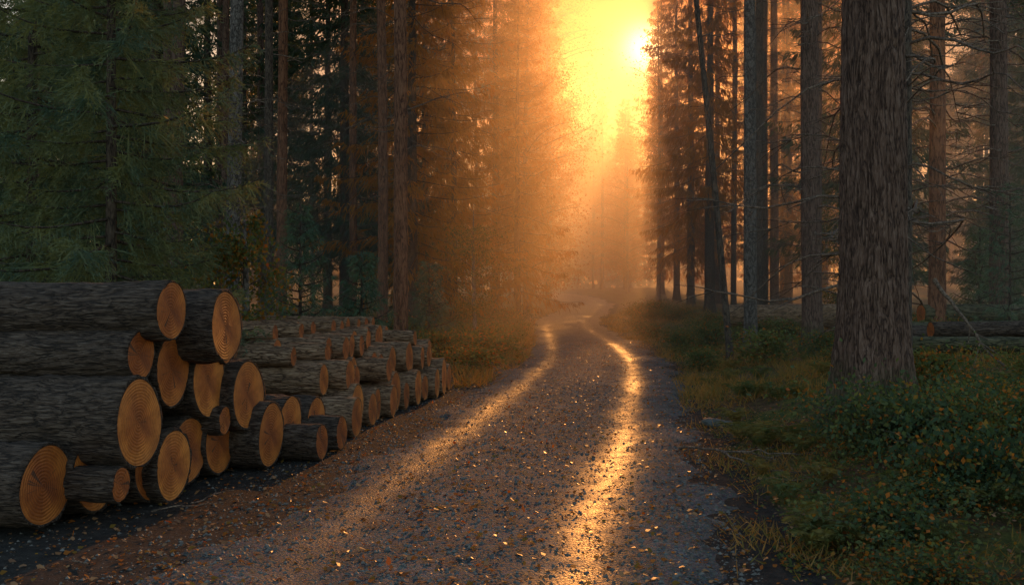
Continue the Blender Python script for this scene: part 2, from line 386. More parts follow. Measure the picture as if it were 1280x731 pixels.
# ------------------------------------------------------------------ logs
def log_meshes(r, L, seed, mat_b, taper=.9):
    rg = np.random.default_rng(seed)
    seg = 72; th = np.linspace(0, 2*math.pi, seg, endpoint=False)
    nx = int(L/.04); xs = np.linspace(0, -L, nx)
    out = 1+.035*np.cos(2*th+rg.uniform(0, 6))+.02*np.cos(3*th+rg.uniform(0, 6))+.02*(vn(th/6.283*14, th*0+seed, 5, 14)-.5)
    T, XX = np.meshgrid(th, xs)
    ridg = np.abs(vn(T/6.2832*30, XX*7+seed, 11, 30)-.5)*2
    rad = r*out[None]*(1-(1-taper)*(-XX/L))+.020*(ridg-.5)*(r/.25)+.010*(vn(T/6.2832*56, XX*18, 13, 56)-.5)
    rad = rad-.010*(vn(T/6.2832*9, XX*2.2+seed, 15, 9) > .72)
    rad[0] -= .006*rg.random(seg)
    bend = .03*np.sin(-XX/L*3.1+rg.uniform(0, 3))
    P = np.stack([XX, rad*np.cos(T)+bend, rad*np.sin(T)], -1)
    bx = bend[0, 0]
    inn = np.stack([np.full(seg, -.002), r*out*.92*np.cos(th)+bx, r*out*.92*np.sin(th)], -1)
    inn2 = inn.copy(); inn2[:, 0] = -.03
    be = bend[-1, 0]; re = taper*r
    en = np.stack([np.full(seg, -L+.002), re*out*.92*np.cos(th)+be, re*out*.92*np.sin(th)], -1); en2 = en.copy(); en2[:, 0] = -L+.03
    P = np.concatenate([inn2[None], inn[None], P, en[None], en2[None]], 0)
    body = gridmesh('log_body', P, [mat_b], closed=True)
    def disc(x, rr, oy, sgn):
        fr = np.array([.001, .15, .35, .55, .75, .9, 1.0])
        G = np.stack([np.full((7, seg), x)+sgn*.002*(vn(np.outer(fr, np.cos(th))*6+seed, np.outer(fr, np.sin(th))*6, 3)), np.outer(fr, rr*out*np.cos(th))+oy, np.outer(fr, rr*out*np.sin(th))], -1)
        if sgn > 0: G = G[:, ::-1]
        return gridmesh('cut_end', G, [CUT], closed=True)
    return body, disc(-.004, r*.925, bx, 1), disc(-L+.002, re*.925, be, -1)
def put_log(px_x, yy, zz, r, L, ang=-5.0, seed=1, mat_b=None, name='log', label='', group=None, roll=0, pitch=0):
    b, c1, c2 = log_meshes(r, L, seed, mat_b or LOGB)
    o = obj(name, b, loc=(px_x, yy, zz), label=label, category='log')
    o.rotation_euler = (roll, math.radians(pitch), math.radians(ang))
    if group: o['group'] = group
    for cc in (c1, c2): obj('cut_end', cc, parent=o)
    return o
K = 1244.0
A = [(-2.54, 5.40, .25, .235), (-2.44, 5.80, .24, .235), (-2.17, 5.80, .54, .27), (-2.22, 6.12, .22, .21), (-2.11, 6.20, .22, .225),
     (-2.15, 6.62, .25, .235), (-2.06, 7.0, .26, .245), (-2.21, 5.90, .93, .155), (-2.15, 6.30, .81, .235), (-2.06, 6.02, 1.19, .19),
     (-1.87, 6.50, 1.08, .245), (-2.06, 6.75, .69, .255), (-1.90, 7.15, .56, .265), (-1.78, 7.35, .25, .245), (-1.74, 7.80, .25, .25),
     (-1.47, 7.70, .145, .145), (-1.40, 8.15, .15, .145), (-2.7, 7.2, .98, .22), (-2.3, 7.65, .64, .19), (-1.64, 8.3, .22, .22), (-2.0, 6.95, .90, .1), (-2.35, 6.0, .75, .11), (-2.2, 5.6, .22, .10), (-1.98, 6.85, .42, .10)]
k = 0
for (X_, Y_, Z_, r_) in A:
    k += 1
    lab = 'sawn conifer log with dark bark in a roadside stack'
    if r_ > .26: lab = 'thick sawn log with wide ringed end in the stack'
    if r_ < .15: lab = 'thin short log lying beside the stack'
    if Z_ > 1.0: lab = 'sawn log lying on top of the roadside stack'
    put_log(X_, Y_, max(Z_, r_*1.0), r_, 3.3 if r_ > .15 else 2.2, -8.5+random.uniform(-1.8, 1.5), 100+k, name='log', label=lab, group='logs stacked beside the road', roll=0, pitch=random.uniform(-.8, .8))
lr = np.random.default_rng(8)
for (rlo, rhi, zb, dx, jit) in [(.15, .235, 0.0, 0.0, .09), (.11, .18, .37, -.16, .17), (.09, .14, .63, -.5, .26), (.07, .085, .84, -.9, .2)]:
    y_ = 8.75+rlo*(0 if zb == 0 else .9)
    while y_ < 13.1-zb*.9:
        r_ = float(lr.uniform(rlo, rhi)); k += 1
        lab = 'sawn log with warm-lit pale bark in a low stack'
        if zb > .55: lab = 'slim log on top of the low stack'
        if zb == 0: lab = 'thick bottom log in the low stack'
        put_log(-1.46+(y_-8.9)*.16+dx+float(lr.uniform(-jit, jit)), y_+r_, zb+r_, r_, 3.6, -7+float(lr.uniform(-2.6, 2.6)), 200+k, LOGB2, name='log', label=lab, group='logs stacked beside the road', pitch=float(lr.uniform(-.7, .7)))
        y_ += 2*r_*(1.0 if zb < .7 else 1.8)
for (X_, Y_, r_, L_, an, lab, mt, dz_) in [(10.3, 16.0, .18, 4.6, 3, 'mossy fallen trunk lying among the trees', MOSSLOG, .10), (8.6, 14.6, .15, 3.4, -4, 'brown fallen trunk resting on the forest floor', LOGB, .10),
                        (8.0, 12.6, .12, 3.0, -9, 'thin mossy fallen trunk with peeling bark', MOSSLOG, .08), (7.0, 20.3, .24, 2.6, -14, 'short brown fallen log behind a leaning tree', LOGB2, .22), (11.3, 18.2, .19, 4.0, 5, 'mossy fallen trunk lying among the trees', MOSSLOG, .3), (9.0, 13.6, .12, 3.4, 4, 'thin fallen trunk lying on another log', LOGB, .26)]:
    k += 1
    put_log(X_, Y_, max(tz(X_-L_*.5, Y_), tz(X_-L_*.9, Y_), tz(X_, Y_))+r_*.9+dz_, r_, L_, an, 300+k, mt, 'fallen_log', lab, group='fallen logs on the forest floor')

# ------------------------------------------------------------------ trees
def trunk_mesh(H, r0, r1, mat, seed, seg=20, dz=.35, flare=.35, ridge=.0, wob=.12, leanx=0, leany=0, roots=5, fine_to=None):
    rg = np.random.default_rng(seed)
    if fine_to:
        z = np.concatenate([np.arange(-.3, fine_to, .018), np.arange(fine_to, H, .35), [H]])
    else:
        z = np.concatenate([np.arange(-.3, 1.2, .12), np.arange(1.2, H, dz), [H]])
    th = np.linspace(0, 2*math.pi, seg, endpoint=False); T, ZZ = np.meshgrid(th, z)
    t = np.clip(ZZ/H, 0, 1); rad = r0*(1-t)**.8+r1*t
    fl = flare*r0*np.exp(-np.maximum(ZZ, -.1)/(.9*r0+.08))
    rad = rad+fl*(1+.7*np.cos(roots*T+rg.uniform(0, 6)+.6*np.sin(T*2)))+rad*.05*(vn(T/6.2832*6, ZZ*1.5, seed, 6)-.5)*2
    if ridge:
        a = np.abs(vn(T/6.2832*72+2*vn(T/6.2832*12, ZZ*2.5, 18, 12), ZZ*3.6, seed+1, 72)-.5)*2
        b2 = np.abs(vn(T/6.2832*100, ZZ*10, seed+2, 100)-.5)*2
        rad = rad+ridge*(np.minimum(a*1.8, 1)-.5)+ridge*.5*(b2-.5)
    cx = wob*np.sin(z*.33+rg.uniform(0, 6))*np.clip(z/H, 0, 1)+leanx*z
    cy = wob*np.sin(z*.27+rg.uniform(0, 6))*np.clip(z/H, 0, 1)+leany*z
    P = np.stack([cx[:, None]+rad*np.cos(T), cy[:, None]+rad*np.sin(T), ZZ], -1)
    return gridmesh('trunk', P, [mat], closed=True), (z, cx, cy)
def dead_branches(H, n, zlo, zhi, rl, seed, ctr, r=.012, mat=None):
    rg = np.random.default_rng(seed); ms = []
    z0, cx, cy = ctr
    for i in range(n):
        z = rg.uniform(zlo, zhi); a = rg.uniform(0, 6.28); L = rl*rg.uniform(.4, 1.2)
        s = np.linspace(0, 1, 9); d = np.array([math.cos(a), math.sin(a), 0]); sd = np.array([-d[1], d[0], 0])
        bx = np.interp(z, z0, cx); by = np.interp(z, z0, cy)
        k1, k2, k3 = rg.uniform(-.1, .3), rg.normal()*.12, rg.uniform(-.5, -.1)
        pts = np.array([bx, by, z])+L*(s[:, None]*d+sd*(k2*np.sin(s*4))[:, None]+np.array([0, 0, 1])*(k1*s+k3*s**2+.04*np.sin(s*9+i))[:, None])
        ms.append(gridmesh('b', tube(pts, r*(1-s*.8)*L/rl, 5), [mat or DEADW], closed=True))
        for j in range(rg.integers(2, 6)):
            q = rg.integers(3, 8); l2 = L*rg.uniform(.12, .35); dd = norm(d*.7+sd*rg.choice([-1, 1])*rg.uniform(.4, 1)+np.array([0, 0, rg.uniform(-.4, .3)]))
            p2 = pts[q]+l2*np.linspace(0, 1, 4)[:, None]*dd+np.array([0, 0, -.1*l2])*(np.linspace(0, 1, 4)**2)[:, None]
            ms.append(gridmesh('b', tube(p2, r*.4*np.array([1, .8, .5, .2]), 4), [mat or DEADW], closed=True))
    return joinmesh('branches', ms, [mat or DEADW])
def spruce_crown(seed, H, z0, Rr, nb=110, tw=26, nbl=3, bl=.16, bw=.03, droop=.35, mat=None, needle=False, ragged=.35, hang=.25, prof=.85):
    rg = np.random.default_rng(seed); m = mat or NEED
    Bs = []; Ds = []; Ls = []; Ws = []; stems = []
    for i in range(nb):
        t = (i+rg.random())/nb; z = z0+(H-z0)*t
        r = (Rr*(1-t)**prof+.12)*rg.uniform(1-ragged, 1.12); a = i*2.39996+rg.normal()*.3
        d = np.array([math.cos(a), math.sin(a), 0]); sd = np.array([-d[1], d[0], 0])
        dr = droop*rg.uniform(.6, 1.4)*(1-t*.7)-.25*t
        s = np.linspace(.0, 1, 7)
        pts = np.array([0, 0, z])+r*(s[:, None]*d+np.array([0, 0, 1])*(-dr*s**1.2+.22*s**3)[:, None]+sd*(rg.normal()*.1*s**2)[:, None])
        stems.append(tube(pts, .016*(1-s*.85)*(.4+.6*r/Rr)+.002, 4))
        n = max(6, int(tw*(.35+.65*r/Rr)))
        q = rg.uniform(.12, 1, n*2); sg = np.where(np.arange(n*2) % 2, 1, -1)
        base = np.stack([np.interp(q, s, pts[:, j]) for j in range(3)], -1)
        tl = (.30*r*(1-q)**.7+.12)*rg.uniform(.5, 1.2, n*2)
        td = norm(d*.75+sd*(sg*rg.uniform(.4, 1.1, n*2))[:, None]+np.array([0, 0, 1])*rg.uniform(-.5-hang, .05, n*2)[:, None])
        if needle:
            kk = nbl
            f = np.linspace(.05, 1, kk)
            b2 = base[:, None]+td[:, None]*tl[:, None, None]*f[None, :, None]+np.array([0, 0, -.25])*tl[:, None, None]*(f**2)[None, :, None]
            b2 = b2.reshape(-1, 3); dd = np.repeat(td, kk, 0)*.8+rg.normal(size=(len(b2), 3))*.6+np.array([0, 0, .12])
            Bs.append(b2); Ds.append(dd); Ls.append(rg.uniform(.6, 1.2, len(b2))*bl); Ws.append(np.full(len(b2), bw))
            Bs.append(base); Ds.append(td); Ls.append(tl*.95); Ws.append(np.full(len(base), .012))
        else:
            for j in range(nbl):
                f = rg.uniform(0, 1, n*2)
                b2 = base+td*(tl*f)[:, None]
                Bs.append(b2); Ds.append(td+rg.normal(size=td.shape)*.35+np.array([0, 0, -hang-.15])); Ls.append(np.maximum(tl*.6, bl)*rg.uniform(.6, 1.3, n*2)); Ws.append(np.full(n*2, bw)*rg.uniform(.6, 1.3, n*2))
    V = blades(np.concatenate(Bs), np.concatenate(Ds), np.concatenate(Ls), np.concatenate(Ws), rg)
    cr = quadmesh('crown', V, [m])
    st = joinmesh('limbs', [gridmesh('b', s_, [SPRB], closed=True) for s_ in stems], [SPRB])
    return cr, st
def pine_crown(seed, H, z0, Rr, nb=34, mat=None):
    rg = np.random.default_rng(seed); Bs = []; Ds = []; stems = []
    for i in range(nb):
        t = (i+rg.random())/nb; z = z0+(H-z0)*t; r = Rr*(1-.75*t)*rg.uniform(.45, 1.15); a = i*2.4+rg.normal()*.4
        d = np.array([math.cos(a), math.sin(a), 0]); sd = np.array([-d[1], d[0], 0]); s = np.linspace(0, 1, 6)
        pts = np.array([0, 0, z])+r*(s[:, None]*d+np.array([0, 0, 1])*(rg.uniform(-.1, .35)*s+.1*s**2)[:, None]+sd*(rg.normal()*.15*np.sin(s*3))[:, None])
        stems.append(tube(pts, .045*(1-s*.85), 5))
        for j in range(9):
            q = rg.uniform(.35, 1); c = np.array([np.interp(q, s, pts[:, k_]) for k_ in range(3)])+rg.normal(size=3)*np.array([.3, .3, .12])*r*.35
            n = 34; v = rg.normal(size=(n, 3)); Bs.append(c+v*np.array([.16, .16, .08])); Ds.append(v+np.array([0, 0, .5]))
    B = np.concatenate(Bs); V = blades(B, np.concatenate(Ds), rg.uniform(.12, .24, len(B)), .045, rg)
    return quadmesh('crown', V, [mat or PNEED]), joinmesh('limbs', [gridmesh('b', s_, [REDPINE], closed=True) for s_ in stems], [REDPINE])
def leafy(seed, H, z0, Rr, nb, per, ls, mats, wts, stemmat=GREYB, spread=.13, sr=1.0):
    rg = np.random.default_rng(seed); Bs = []; Ds = []; stems = []
    for i in range(nb):
        t = rg.random(); z = z0+(H-z0)*t*.85; r = Rr*(math.sin(math.pi*(.2+.75*t)))*rg.uniform(.4, 1.25); a = rg.uniform(0, 6.28)
        d = np.array([math.cos(a), math.sin(a), 0]); s = np.linspace(0, 1, 6); sd = np.array([-d[1], d[0], 0])
        pts = np.array([0, 0, z])+r*(s[:, None]*d+np.array([0, 0, 1])*(.7*s-.35*s**2)[:, None]+sd*(rg.normal()*.15*np.sin(s*3))[:, None])
        stems.append(tube(pts, sr*(.012+.006*r)*(1-s*.8), 4))
        q = rg.uniform(.25, 1.05, per)
        Bs.append(np.stack([np.interp(q, s, pts[:, k_]) for k_ in range(3)], -1)+rg.normal(size=(per, 3))*spread*r**.5); Ds.append(rg.normal(size=(per, 3))+np.array([0, 0, -.4]))
    B = np.concatenate(Bs); V = blades(B, np.concatenate(Ds), rg.uniform(.5, 1.5, len(B))*ls, rg.uniform(.5, .9, len(B))*ls, rg)
    return quadmesh('crown', V, mats, rg.choice(len(mats), len(B), p=wts)), joinmesh('limbs', [gridmesh('b', s_, [stemmat], closed=True) for s_ in stems], [stemmat])

def tree(name, parts, x, y, label, cat, group=None, rot=None, s=1.0, dz=0):
    e = bpy.data.objects.new(name, None); COL.objects.link(e); e.empty_display_size = .3
    e.location = (x, y, tz(x, y)+dz); e.rotation_euler = (0, 0, random.uniform(0, 6.28) if rot is None else rot); e.scale = (s, s, s*random.uniform(.95, 1.08))
    e['label'] = label; e['category'] = cat
    if group: e['group'] = group
    for nm, me in parts: obj(nm, me, parent=e)
    return e

SPR = []
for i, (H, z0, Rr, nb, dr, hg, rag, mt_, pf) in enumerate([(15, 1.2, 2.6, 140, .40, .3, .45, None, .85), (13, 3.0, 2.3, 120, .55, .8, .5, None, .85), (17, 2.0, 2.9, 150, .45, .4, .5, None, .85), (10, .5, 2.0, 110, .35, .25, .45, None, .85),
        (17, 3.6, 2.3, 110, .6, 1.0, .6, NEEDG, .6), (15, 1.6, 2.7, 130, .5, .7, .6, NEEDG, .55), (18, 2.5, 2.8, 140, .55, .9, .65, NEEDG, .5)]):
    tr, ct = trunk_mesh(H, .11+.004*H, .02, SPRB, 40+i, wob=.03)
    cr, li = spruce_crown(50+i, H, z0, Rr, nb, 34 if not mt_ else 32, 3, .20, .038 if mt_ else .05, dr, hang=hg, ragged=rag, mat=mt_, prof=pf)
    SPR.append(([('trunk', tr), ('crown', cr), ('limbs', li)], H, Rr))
YNG = []
for i, (H, Rr) in enumerate([(2.7, .66), (1.9, .5), (3.6, .8)]):
    tr, ct = trunk_mesh(H, .035, .008, SPRB, 60+i, wob=.01, dz=.2)
    cr, li = spruce_crown(63+i, H, .12, Rr, 52, 18, 4, .09, .013, -.05, NEEDB)
    YNG.append(([('trunk', tr), ('crown', cr), ('limbs', li)], H, Rr))
PIN = []
for i, (H, z0, Rr, r0, mt) in enumerate([(19, 11, 2.6, .14, PINE), (21, 12.5, 2.4, .14, REDPINE), (17, 10, 2.3, .10, SPRB), (20, 11.5, 2.6, .12, PINE)]):
    tr, ct = trunk_mesh(H, r0, .05, mt, 70+i, seg=24, wob=.15, flare=.3)
    cr, li = pine_crown(75+i, H, z0, Rr)
    db = dead_branches(H, 26, 2.2, z0, 1.2, 80+i, ct, .014)
    PIN.append(([('trunk', tr), ('crown', cr), ('limbs', li), ('dead_branches', db)], H, Rr))
placed = []
GT = 'trees of the surrounding forest'
def put(kind, i, x, y, label=None, **kw):
    P = {'s': SPR, 'y': YNG, 'p': PIN}[kind][i]
    nm = {'s': 'spruce_tree', 'y': 'young_spruce', 'p': 'pine_tree'}[kind]
    lb = label or {'s': 'feathery dark spruce with drooping branches in the forest' if i < 4 else 'backlit golden spruce with hanging branches beside the road', 'y': 'small young spruce on the forest floor', 'p': 'tall bare-trunked pine with dead side twigs'}[kind]
    placed.append((x, y)); return tree(nm, P[0], x, y, lb, {'s': 'spruce tree', 'y': 'spruce tree', 'p': 'pine tree'}[kind], GT, **kw)

def single(name, x, y, H, r0, mat, label, cat, seed, leanx=0, leany=0, seg=28, wob=.05, ridge=0, fine=None, nb=16, bz=(1.6, 8), bl=1.0, crown=True, flare=.35, br=.014):
    tr, ct = trunk_mesh(H, r0, .05 if r0 > .07 else .02, mat, seed, seg=seg, wob=wob, leanx=leanx, leany=leany, ridge=ridge, fine_to=fine, flare=flare)
    parts = [('trunk', tr)]
    if nb: parts.append(('dead_branches', dead_branches(H, nb, bz[0], bz[1], bl, seed+5, ct, br)))
    e = tree(name, parts, x, y, label, cat, GT, rot=0); e.scale = (1, 1, 1); placed.append((x, y))
    if crown:
        for nm, me in PIN[seed % 4][0][1:3]:
            o = obj(nm, me, parent=e); o.location = (leanx*15, leany*15, H-19.5)
    return e
single('pine_tree', 3.12, 8.6, 20, .285, PINE, 'massive old pine trunk with deeply furrowed bark', 'pine tree', 401, seg=340, ridge=.019, fine=4.6, nb=0, wob=.01, flare=.55)
single('pine_tree', 4.5, 11.5, 20, .12, SPRB, 'slender brown pine trunk with long dead twigs', 'pine tree', 402, nb=60, bz=(.9, 5), bl=2.1, br=.02)
single('pine_tree', 5.25, 17.4, 20, .175, PINE, 'furrowed grey pine trunk with bare twigs beside road', 'pine tree', 403, leanx=-.012, nb=34, bz=(1.6, 7), bl=1.5, br=.018)
single('pine_tree', 4.62, 19.3, 20, .13, GREYB, 'straight greyish pine trunk on the verge', 'pine tree', 404, nb=14, bz=(3, 9), flare=.5)
single('pine_tree', 3.95, 18.0, 14, .062, SPRB, 'thin leaning young tree trunk beside the road', 'pine tree', 405, leanx=-.095, nb=6, bz=(4, 8), bl=.7, crown=False)
single('pine_tree', 7.6, 17.8, 20, .15, REDPINE, 'reddish pine trunk with long dead twigs', 'pine tree', 406, nb=44, bz=(1.5, 7), bl=2.0, br=.02)
single('pine_tree', 8.9, 18.2, 20, .17, PINE, 'dark pine trunk among fallen logs', 'pine tree', 407, nb=30, bz=(1.5, 8), bl=1.7, br=.018)
single('pine_tree', -2.05, 18.3, 21, .135, REDPINE, 'tall straight reddish pine trunk beyond the log stack', 'pine tree', 408, nb=20, bz=(3, 8), bl=1.8)
single('pine_tree', -4.95, 17.5, 19, .13, GREYB, 'slender pale mottled trunk behind the log stack', 'pine tree', 409, leanx=.02, nb=22, bz=(2.0, 7), bl=1.4)
for (x, y, r_, sd, mt) in [(-7.6, 31, .15, 410, SPRB), (-8.8, 30, .15, 411, PINE), (-5.6, 23, .10, 412, SPRB), (-7.6, 22, .10, 413, PINE), (-4.3, 27, .11, 414, REDPINE), (12.6, 46, .22, 415, SPRB), (7.6, 30, .13, 416, SPRB), (8.7, 33, .15, 417, PINE), (9.8, 25, .15, 418, PINE), (7.2, 23.5, .12, 419, PINE), (6.2, 25, .11, 420, SPRB)]:
    single('pine_tree', x, y, 20, r_, mt, 'tall bare-trunked pine with dead side twigs', 'pine tree', sd, nb=24, bz=(2, 9), bl=1.6)

tr, ct = trunk_mesh(7.2, .06, .01, SPRB, 500, wob=.02)
cr, li = spruce_crown(501, 7.2, .9, 1.65, 120, 46, 14, .06, .009, .3, NEEDN, needle=True, hang=.8, ragged=.6)
NS = [('trunk', tr), ('crown', cr), ('limbs', li)]
tree('spruce_tree', NS, -3.75, 9.3, 'dense green spruce standing behind the log stack', 'spruce tree', GT)
tree('spruce_tree', NS, -5.2, 10.8, 'dense green spruce standing behind the log stack', 'spruce tree', GT, s=1.15)
tree('spruce_tree', NS, -6.6, 14.2, 'dense green spruce standing behind the log stack', 'spruce tree', GT, s=1.3)
placed += [(-3.75, 9.3), (-5.3, 10.6), (-6.6, 14.2)]
for (i, x, y, s) in [(0, -3.3, 15.5, .95), (1, -2.5, 16.5, 1.0), (1, -1.7, 20.5, 1.0), (2, 8.4, 16.8, .8), (1, 9.4, 20, 1.1)]:
    put('y', i, x, y, s=s)
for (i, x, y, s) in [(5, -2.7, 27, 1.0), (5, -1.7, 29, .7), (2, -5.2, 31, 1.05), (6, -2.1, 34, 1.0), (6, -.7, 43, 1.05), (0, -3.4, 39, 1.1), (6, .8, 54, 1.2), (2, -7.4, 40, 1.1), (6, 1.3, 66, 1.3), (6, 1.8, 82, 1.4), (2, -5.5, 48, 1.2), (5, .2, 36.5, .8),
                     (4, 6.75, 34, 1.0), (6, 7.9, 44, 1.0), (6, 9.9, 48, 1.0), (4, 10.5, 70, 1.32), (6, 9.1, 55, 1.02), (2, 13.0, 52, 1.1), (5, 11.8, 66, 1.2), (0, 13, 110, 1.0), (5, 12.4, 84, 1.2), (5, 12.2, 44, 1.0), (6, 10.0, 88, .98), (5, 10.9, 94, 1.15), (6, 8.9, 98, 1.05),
                     (2, -9.3, 26, 1.0), (0, -13, 29, 1.1), (0, 15, 40, 1.1), (2, -11, 36, 1.1), (2, -16.5, 44, 1.2), (0, -20, 52, 1.3), (2, -14.5, 54, 1.3), (0, -7.8, 56, 1.3), (2, -24, 62, 1.4), (0, -29, 66, 1.4)]:
    put('s', i, x, y, s=s)
rr = np.random.default_rng(12); cnt = 0; tries = 0
while cnt < 150 and tries < 9000:
    tries += 1
    y = 19+105*rr.random()**1.2; px = rr.uniform(-60, 1340); x = (px-640)*y/K
    kind = rr.choice(['s', 'p', 'y'], p=[.40, .54, .06]); i = int(rr.integers(0, {'s': 4, 'p': 4, 'y': 3}[kind]))
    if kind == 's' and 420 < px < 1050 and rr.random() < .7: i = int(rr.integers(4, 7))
    if kind == 's' and px > 1050: i = int(rr.integers(0, 4))
    P = {'s': SPR, 'y': YNG, 'p': PIN}[kind][i]; Hh, Rr = P[1], P[2]
    e = abs(x-xc(y))-hw(y)
    if e < Rr*.6+1.0: continue
    rp = K*Rr*.8/y
    if px+rp > 715 and px-rp < 815 and Hh > 1.3+y*.06: continue
    if any((x-a)**2+(y-b)**2 < (1.5 if kind == 'p' else 2.2)**2 for a, b in placed): continue
    if y < 32 and kind == 's' and px < 1080: continue
    if kind == 's' and 820 < px < 1000 and y < 75: continue
    if kind == 'p' and 800 < px < 900 and rr.random() < .7: continue
    put(kind, i, x, y, s=rr.uniform(.85, 1.2)); cnt += 1

rg = np.random.default_rng(99); Vs = []
for i in range(150):
    a = rg.uniform(-36, 36); dd = rg.uniform(138, 178); x = dd*math.tan(math.radians(a)); y = dd
    H = rg.uniform(14, 22)
    n = 420; t = rg.random(n)**.9; z = t*H+.8; r = (2.8*(1-t**2)+.2)*rg.random(n)**.5; th = rg.uniform(0, 6.28, n)
    B = np.stack([x+r*np.cos(th), y+r*np.sin(th), z], -1); Dv = np.stack([np.cos(th), np.sin(th), -.7+0*th], -1)+rg.normal(size=(n, 3))*.3
    Vs.append(blades(B, Dv, rg.uniform(.8, 1.8, n), .5, rg))
obj('distant_forest', quadmesh('distant_forest', np.concatenate(Vs), [NEED]), kind='stuff', label='hazy mass of far-off conifer forest', category='forest')

for j, (x, y, H, Rr, z0, nb_, per_) in enumerate([(.6, 42, 17, 2.4, 2, 110, 150), (-.9, 24.5, 3.2, 1.2, .4, 26, 150), (8.0, 24, 3.5, 1.3, .4, 26, 150), (-3.0, 11.2, 2.2, .7, .4, 20, 150), (2.1, 58, 19, 2.8, 1, 120, 150), (9.3, 80, 15, 2.4, 1, 100, 150), (2.6, 75, 20, 2.9, 1, 110, 150), (9.6, 118, 20, 3.4, 1, 90, 150), (5.6, 135, 24, 4.0, 1, 110, 150),
        (8.4, 103, 18, 2.9, .8, 90, 150), (8.2, 124, 25, 4.0, 1, 120, 150), (11.3, 128, 25, 4.0, 1, 120, 150), (.9, 92, 20, 3.0, 1, 90, 150), (8.4, 57, 19, 2.5, 6, 62, 90), (2.4, 64, 25, 3.2, 11, 110, 110)]):
    tr, ct = trunk_mesh(H, .05+.004*H, .01, GREYB, 520+j, wob=.1)
    big = H > 18 and y > 90
    cr, li = leafy(530+j, H, z0, Rr, nb_, per_, (.16 if big else .10) if H > 5 else .05, [LGOLD] if H > 5 else [LGREEN, LYEL, LORG], [1.0] if H > 5 else [.6, .38, .02], spread=.26 if H > 5 else .13, sr=1.0 if H > 5 else .5)
    tree('birch_tree', [('trunk', tr), ('crown', cr), ('limbs', li)], x, y, 'young birch with yellow autumn leaves beside the road', 'birch tree', GT)

BU = []
for j in range(4):
    cr, li = leafy(560+j, .42, .02, .5, 40, 40, .042, [LGREEN, LYEL, LORG], [[.88, .07, .05], [.80, .12, .08], [.93, .04, .03], [.70, .19, .11]][j], SPRB, spread=.14, sr=.22)
    BU.append([('leaves', cr), ('stems', li)])
for j in range(3):
    cr, li = leafy(580+j, .24, .01, .5, 50, 46, .032, [LTEAL, LGREEN, LYEL, LORG], [[.48, .38, .07, .07], [.40, .36, .10, .14], [.53, .38, .05, .04]][j], SPRB, spread=.16, sr=.16)
    BU.append([('leaves', cr), ('stems', li)])
def bush(i, x, y, s, lab='low leafy green shrub on the mossy bank'):
    e = tree('shrub', BU[i], x, y, lab, 'shrub', 'low shrubs along the road', s=s, dz=-.02); e.scale[2] *= random.uniform(.6, 1.05)
for q in range(60):
    y = 5.4*(26/5.4)**rr.random(); e = 1.0+rr.random()**.8*(3.6 if y < 9 else 5.5); x = xc(y)+hw(y)+e
    if abs(x-3.13) < .9 and abs(y-8.75) < .8: continue
    if y > 6.6 and e < 1.6: continue
    if x > 5.5 and 10 < y < 16: continue
    bush(int(rr.integers(0, 4)), float(x), float(y), float(rr.uniform(.45, .75)*(1 if y < 9 else 1.4)))
for q in range(40):
    y = rr.uniform(4.2, 9.0); x = rr.uniform(1.7+(y-4.4)*.25, 4.6)
    if abs(x-3.13) < .5 and abs(y-8.75) < .7: continue
    bush(int(rr.integers(4, 7)), float(x), float(y), float(rr.uniform(.6, 1.2)), 'low dark green bilberry shrub on the mossy bank')
for q in range(60):
    y = rr.uniform(14, 38); x = xc(y)-hw(y)-.4-rr.random()*2.8
    bush(int(rr.choice([0, 1, 3])), float(x), float(y), float(rr.uniform(.8, 1.6)), 'golden-green leafy shrub along the grassy road edge')
for q in range(34):
    y = rr.uniform(15, 40); x = xc(y)+hw(y)+.4+rr.random()*2.2
    bush(int(rr.choice([0, 1, 3])), float(x), float(y), float(rr.uniform(.7, 1.3)), 'golden-green leafy shrub along the grassy road edge')
FE = []
for j in range(3):
    rg = np.random.default_rng(700+j); Bs = []; Ds = []; Ls = []; stems = []
    for i in range(11):
        a = i*2.4+rg.normal()*.2; d = np.array([math.cos(a), math.sin(a), 0]); sd = np.array([-d[1], d[0], 0]); L = rg.uniform(.3, .5)
        s = np.linspace(0, 1, 9); pts = L*(s[:, None]*d*.7+np.array([0, 0, 1])*(1.5*s-1.05*s**2)[:, None])
        stems.append(tube(pts, .0025*(1-.7*s), 4))
        q = np.repeat(np.linspace(.15, .98, 24), 2); sg = np.tile([1, -1], 24)
        Bs.append(np.stack([np.interp(q, s, pts[:, k_]) for k_ in range(3)], -1)); Ds.append(sd*sg[:, None]+d*.4+np.array([0, 0, -.15])+rg.normal(size=(48, 3))*.1)
        Ls.append(.22*L*np.sin(np.pi*(.12+.85*q))**.8+.01)
    B = np.concatenate(Bs)
    FE.append([('fronds', quadmesh('fronds', blades(B, np.concatenate(Ds), np.concatenate(Ls), .013, rg, .4), [FERN])), ('stems', joinmesh('stems', [gridmesh('b', s_, [GRASS], closed=True) for s_ in stems], [GRASS]))])
for q in range(96):
    y = 4.6*(22/4.6)**rr.random(); e = .3+rr.random()**1.3*(3.2 if y < 9 else 4.5); x = xc(y)+hw(y)+e
    if abs(x-3.13) < .8 and abs(y-8.75) < .7: continue
    if x > 5.5 and 10 < y < 16: continue
    tree('fern', FE[int(rr.integers(0, 3))], float(x), float(y), 'arching green fern growing on the mossy bank', 'fern', 'ferns on the bank', s=float(rr.uniform(.4, .8)))

